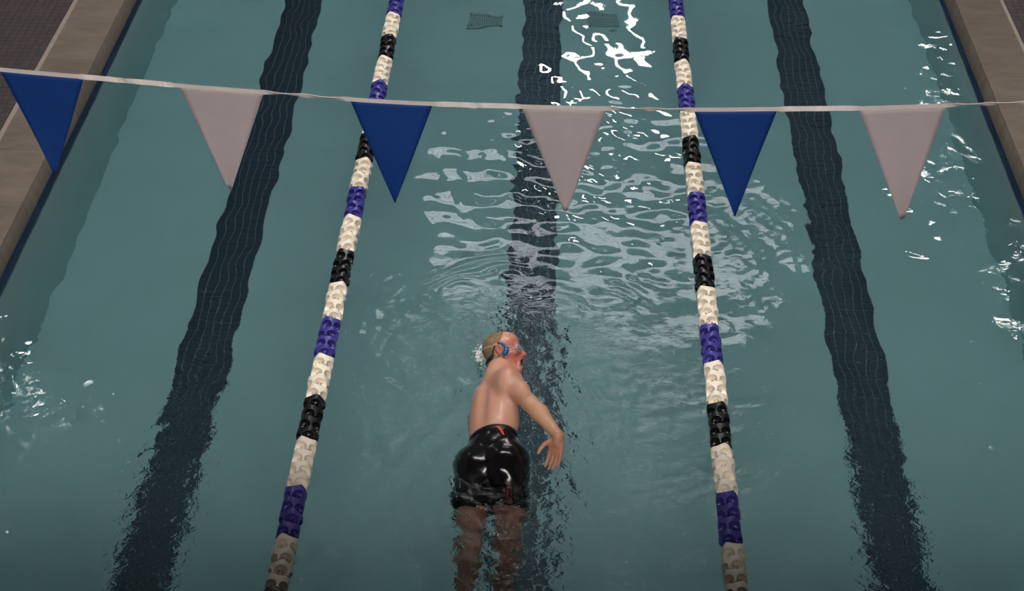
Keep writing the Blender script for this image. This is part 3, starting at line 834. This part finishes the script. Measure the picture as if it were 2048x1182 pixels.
    # eye irises behind the lens
    for s_ in (1,):
        ir = hp_(-.001, .0895, .036 * s_)
        obj('iris', tube('iris', [loc(ir), loc(ir + unit(nn + ee * .35) * .0022)], [.0058, .0045], 14), mat('dark_iris', srgb(62, 66, 74), .2, .1, 40), root)
    return root
swimmer()

# ================================================================== splash behind the ear and along the arm
def splash(name, px, py, sx, sy, z, n, label, seed, rmax=.007):
    r = np.random.default_rng(seed); c = P(px, py, z); V, Fc = [], []
    t = (1 + 5 ** .5) / 2
    ico = np.array([(-1, t, 0), (1, t, 0), (-1, -t, 0), (1, -t, 0), (0, -1, t), (0, 1, t), (0, -1, -t), (0, 1, -t), (t, 0, -1), (t, 0, 1), (-t, 0, -1), (-t, 0, 1)]) / math.hypot(1, t)
    icf = [(0, 11, 5), (0, 5, 1), (0, 1, 7), (0, 7, 10), (0, 10, 11), (1, 5, 9), (5, 11, 4), (11, 10, 2), (10, 7, 6), (7, 1, 8), (3, 9, 4), (3, 4, 2), (3, 2, 6), (3, 6, 8), (3, 8, 9), (4, 9, 5), (2, 4, 11), (6, 2, 10), (8, 6, 7), (9, 8, 1)]
    for _ in range(n):
        p = np.array([r.normal() * sx, r.normal() * sy, abs(r.normal()) * .022 - .004])
        rad = rmax * r.uniform(.2, 1) ** 2
        st = ico * rad * np.array([r.uniform(.7, 1.3), r.uniform(.7, 2.2), r.uniform(.6, 1.1)])
        k = len(V); V += list(st + p); Fc += [tuple(i + k for i in f) for f in icf]
    o = obj(name, mesh(name, V, Fc, True), M['foam'], None, tuple(c))
    return tag(o, label, 'splash', kind='stuff')
splash('splash', 964, 712, .018, .040, .02, 230, 'small burst of white foam behind the swimmer\'s head', 1)
splash('splash', 1060, 830, .05, .07, .004, 60, 'scattered droplets on the water under the swimmer\'s lifted arm', 2, .004)

# ================================================================== hall lamps mirrored in the water, and lamps added out of view
def ceiling_lamp(x0, x1, y0, y1, z, m, label, group):
    cx, cy = (x0 + x1) / 2, (y0 + y1) / 2; a, b = (x1 - x0) / 2, (y1 - y0) / 2
    t = tag(empty('ceiling_lamp', (cx, cy, z)), label, 'lamp', group)
    obj('housing', bevbox('housing', -a - .05, a + .05, -b - .05, b + .05, .01, .14, .02), M['housing'], t)
    obj('diffuser', bevbox('diffuser', -a, a, -b, b, -.02, .012, .008), m, t)
ZC = 8.0; K = (H + ZC) / H
def mir(px, py):                      # point under the roof that calm water mirrors at this pixel
    p = P(px, py); return p[0] * K, p[1] * K
LM = lamp_mat('tube_lamp_light', (1, .97, .92), 60)
for k, (pa, pb_, wd) in enumerate((((1150, 205), (1168, -60), .14), ((1252, 215), (1262, -60), .14))):
    a, b = mir(*pa), mir(*pb_)
    ceiling_lamp((a[0] + b[0]) / 2 - wd / 2, (a[0] + b[0]) / 2 + wd / 2, a[1], b[1], ZC, LM, ('left' if k == 0 else 'right') + ' long tube lamp under the roof above the far lanes', 'long ceiling lamps')
# strip lamps over the spectators' gallery, added behind the viewer as key light
GM = lamp_mat('added_key_light', (1, .955, .90), 82)
for k in range(3):
    x = -2.6 + k * 2.4
    ceiling_lamp(x - 1.15, x + 1.15, -2.86, -2.28, 7.9, GM, ('left', 'middle', 'right')[k] + ' one of three added strip lamps in a row above the gallery behind the viewer', 'gallery strip lamps')
# overhead lamps added unseen for top light, cut off by the soffit
OM = lamp_mat('added_top_light', (1, .965, .92), 100)
for k, nm in enumerate(('leftmost', 'second from left', 'third from left', 'rightmost')):
    x = -2.40 + k * 1.5
    ceiling_lamp(x - .70, x + .70, 7.87, 8.27, 9.0, OM, nm + ' of the four added overhead lamps in a row across the lanes', 'added overhead lamps across the lanes')
# roof lights over the far half of the hall
SM = lamp_mat('roof_light_glow', (.96, .97, 1), 9)
for k, (xa, xb, ya, yb) in enumerate(((-1.85, 3.0, 16.6, 17.25), (-1.85, 3.0, 17.35, 18.0), (-1.85, 3.0, 18.1, 18.75))):
    cx, cy = (xa + xb) / 2, (ya + yb) / 2; a, b = (xb - xa) / 2, (yb - ya) / 2
    t = tag(empty('roof_light', (cx, cy, ZC + .1)), ('nearest', 'middle', 'farthest')[k] + ' of the three long roof lights over the far half of the hall', 'skylight', 'roof lights')
    obj('frame', joined_boxes('frame', [(-a - .06, a + .06, -b - .06, -b, 0, .2), (-a - .06, a + .06, b, b + .06, 0, .2), (-a - .06, -a, -b, b, 0, .2), (a, a + .06, -b, b, 0, .2)]), M['housing'], t)
    n = 5
    for i in range(n):
        w_ = 2 * a / n
        obj('pane', box('pane', -a + i * w_ + .02, -a + (i + 1) * w_ - .02, -b, b, .05, .07), SM, t)
# slim batten lamp added to put sparkle on the choppy water
ceiling_lamp(-1.5, 1.5, 14.2, 14.34, ZC, lamp_mat('added_batten_light', (1, .98, .95), 16), 'slim batten lamp added across the lanes in front of the roof lights', None)
# small round lamps near the walls, seen as glints
DM = lamp_mat('downlight_glow', (1, .98, .94), 90)
for px, py, lb in ((1886, 112, 'small round lamp high over the far right lane'), (1893, 330, 'small round lamp high over the right lane'), (2036, 575, 'small round lamp high over the right deck'), (25, 810, 'small round lamp high over the left deck')):
    a = mir(px, py)
    t = tag(empty('downlight', (a[0], a[1], ZC)), lb, 'lamp', 'small round lamps')
    q = 1.15 if px < 100 else .9
    obj('housing', tube('housing', [(0, 0, .01), (0, 0, .22)], [.17 * q, .14 * q], 24), M['housing'], t)
    obj('diffuser', tube('diffuser', [(0, 0, -.02), (0, 0, .012)], [.13 * q, .15 * q], 24), DM, t)
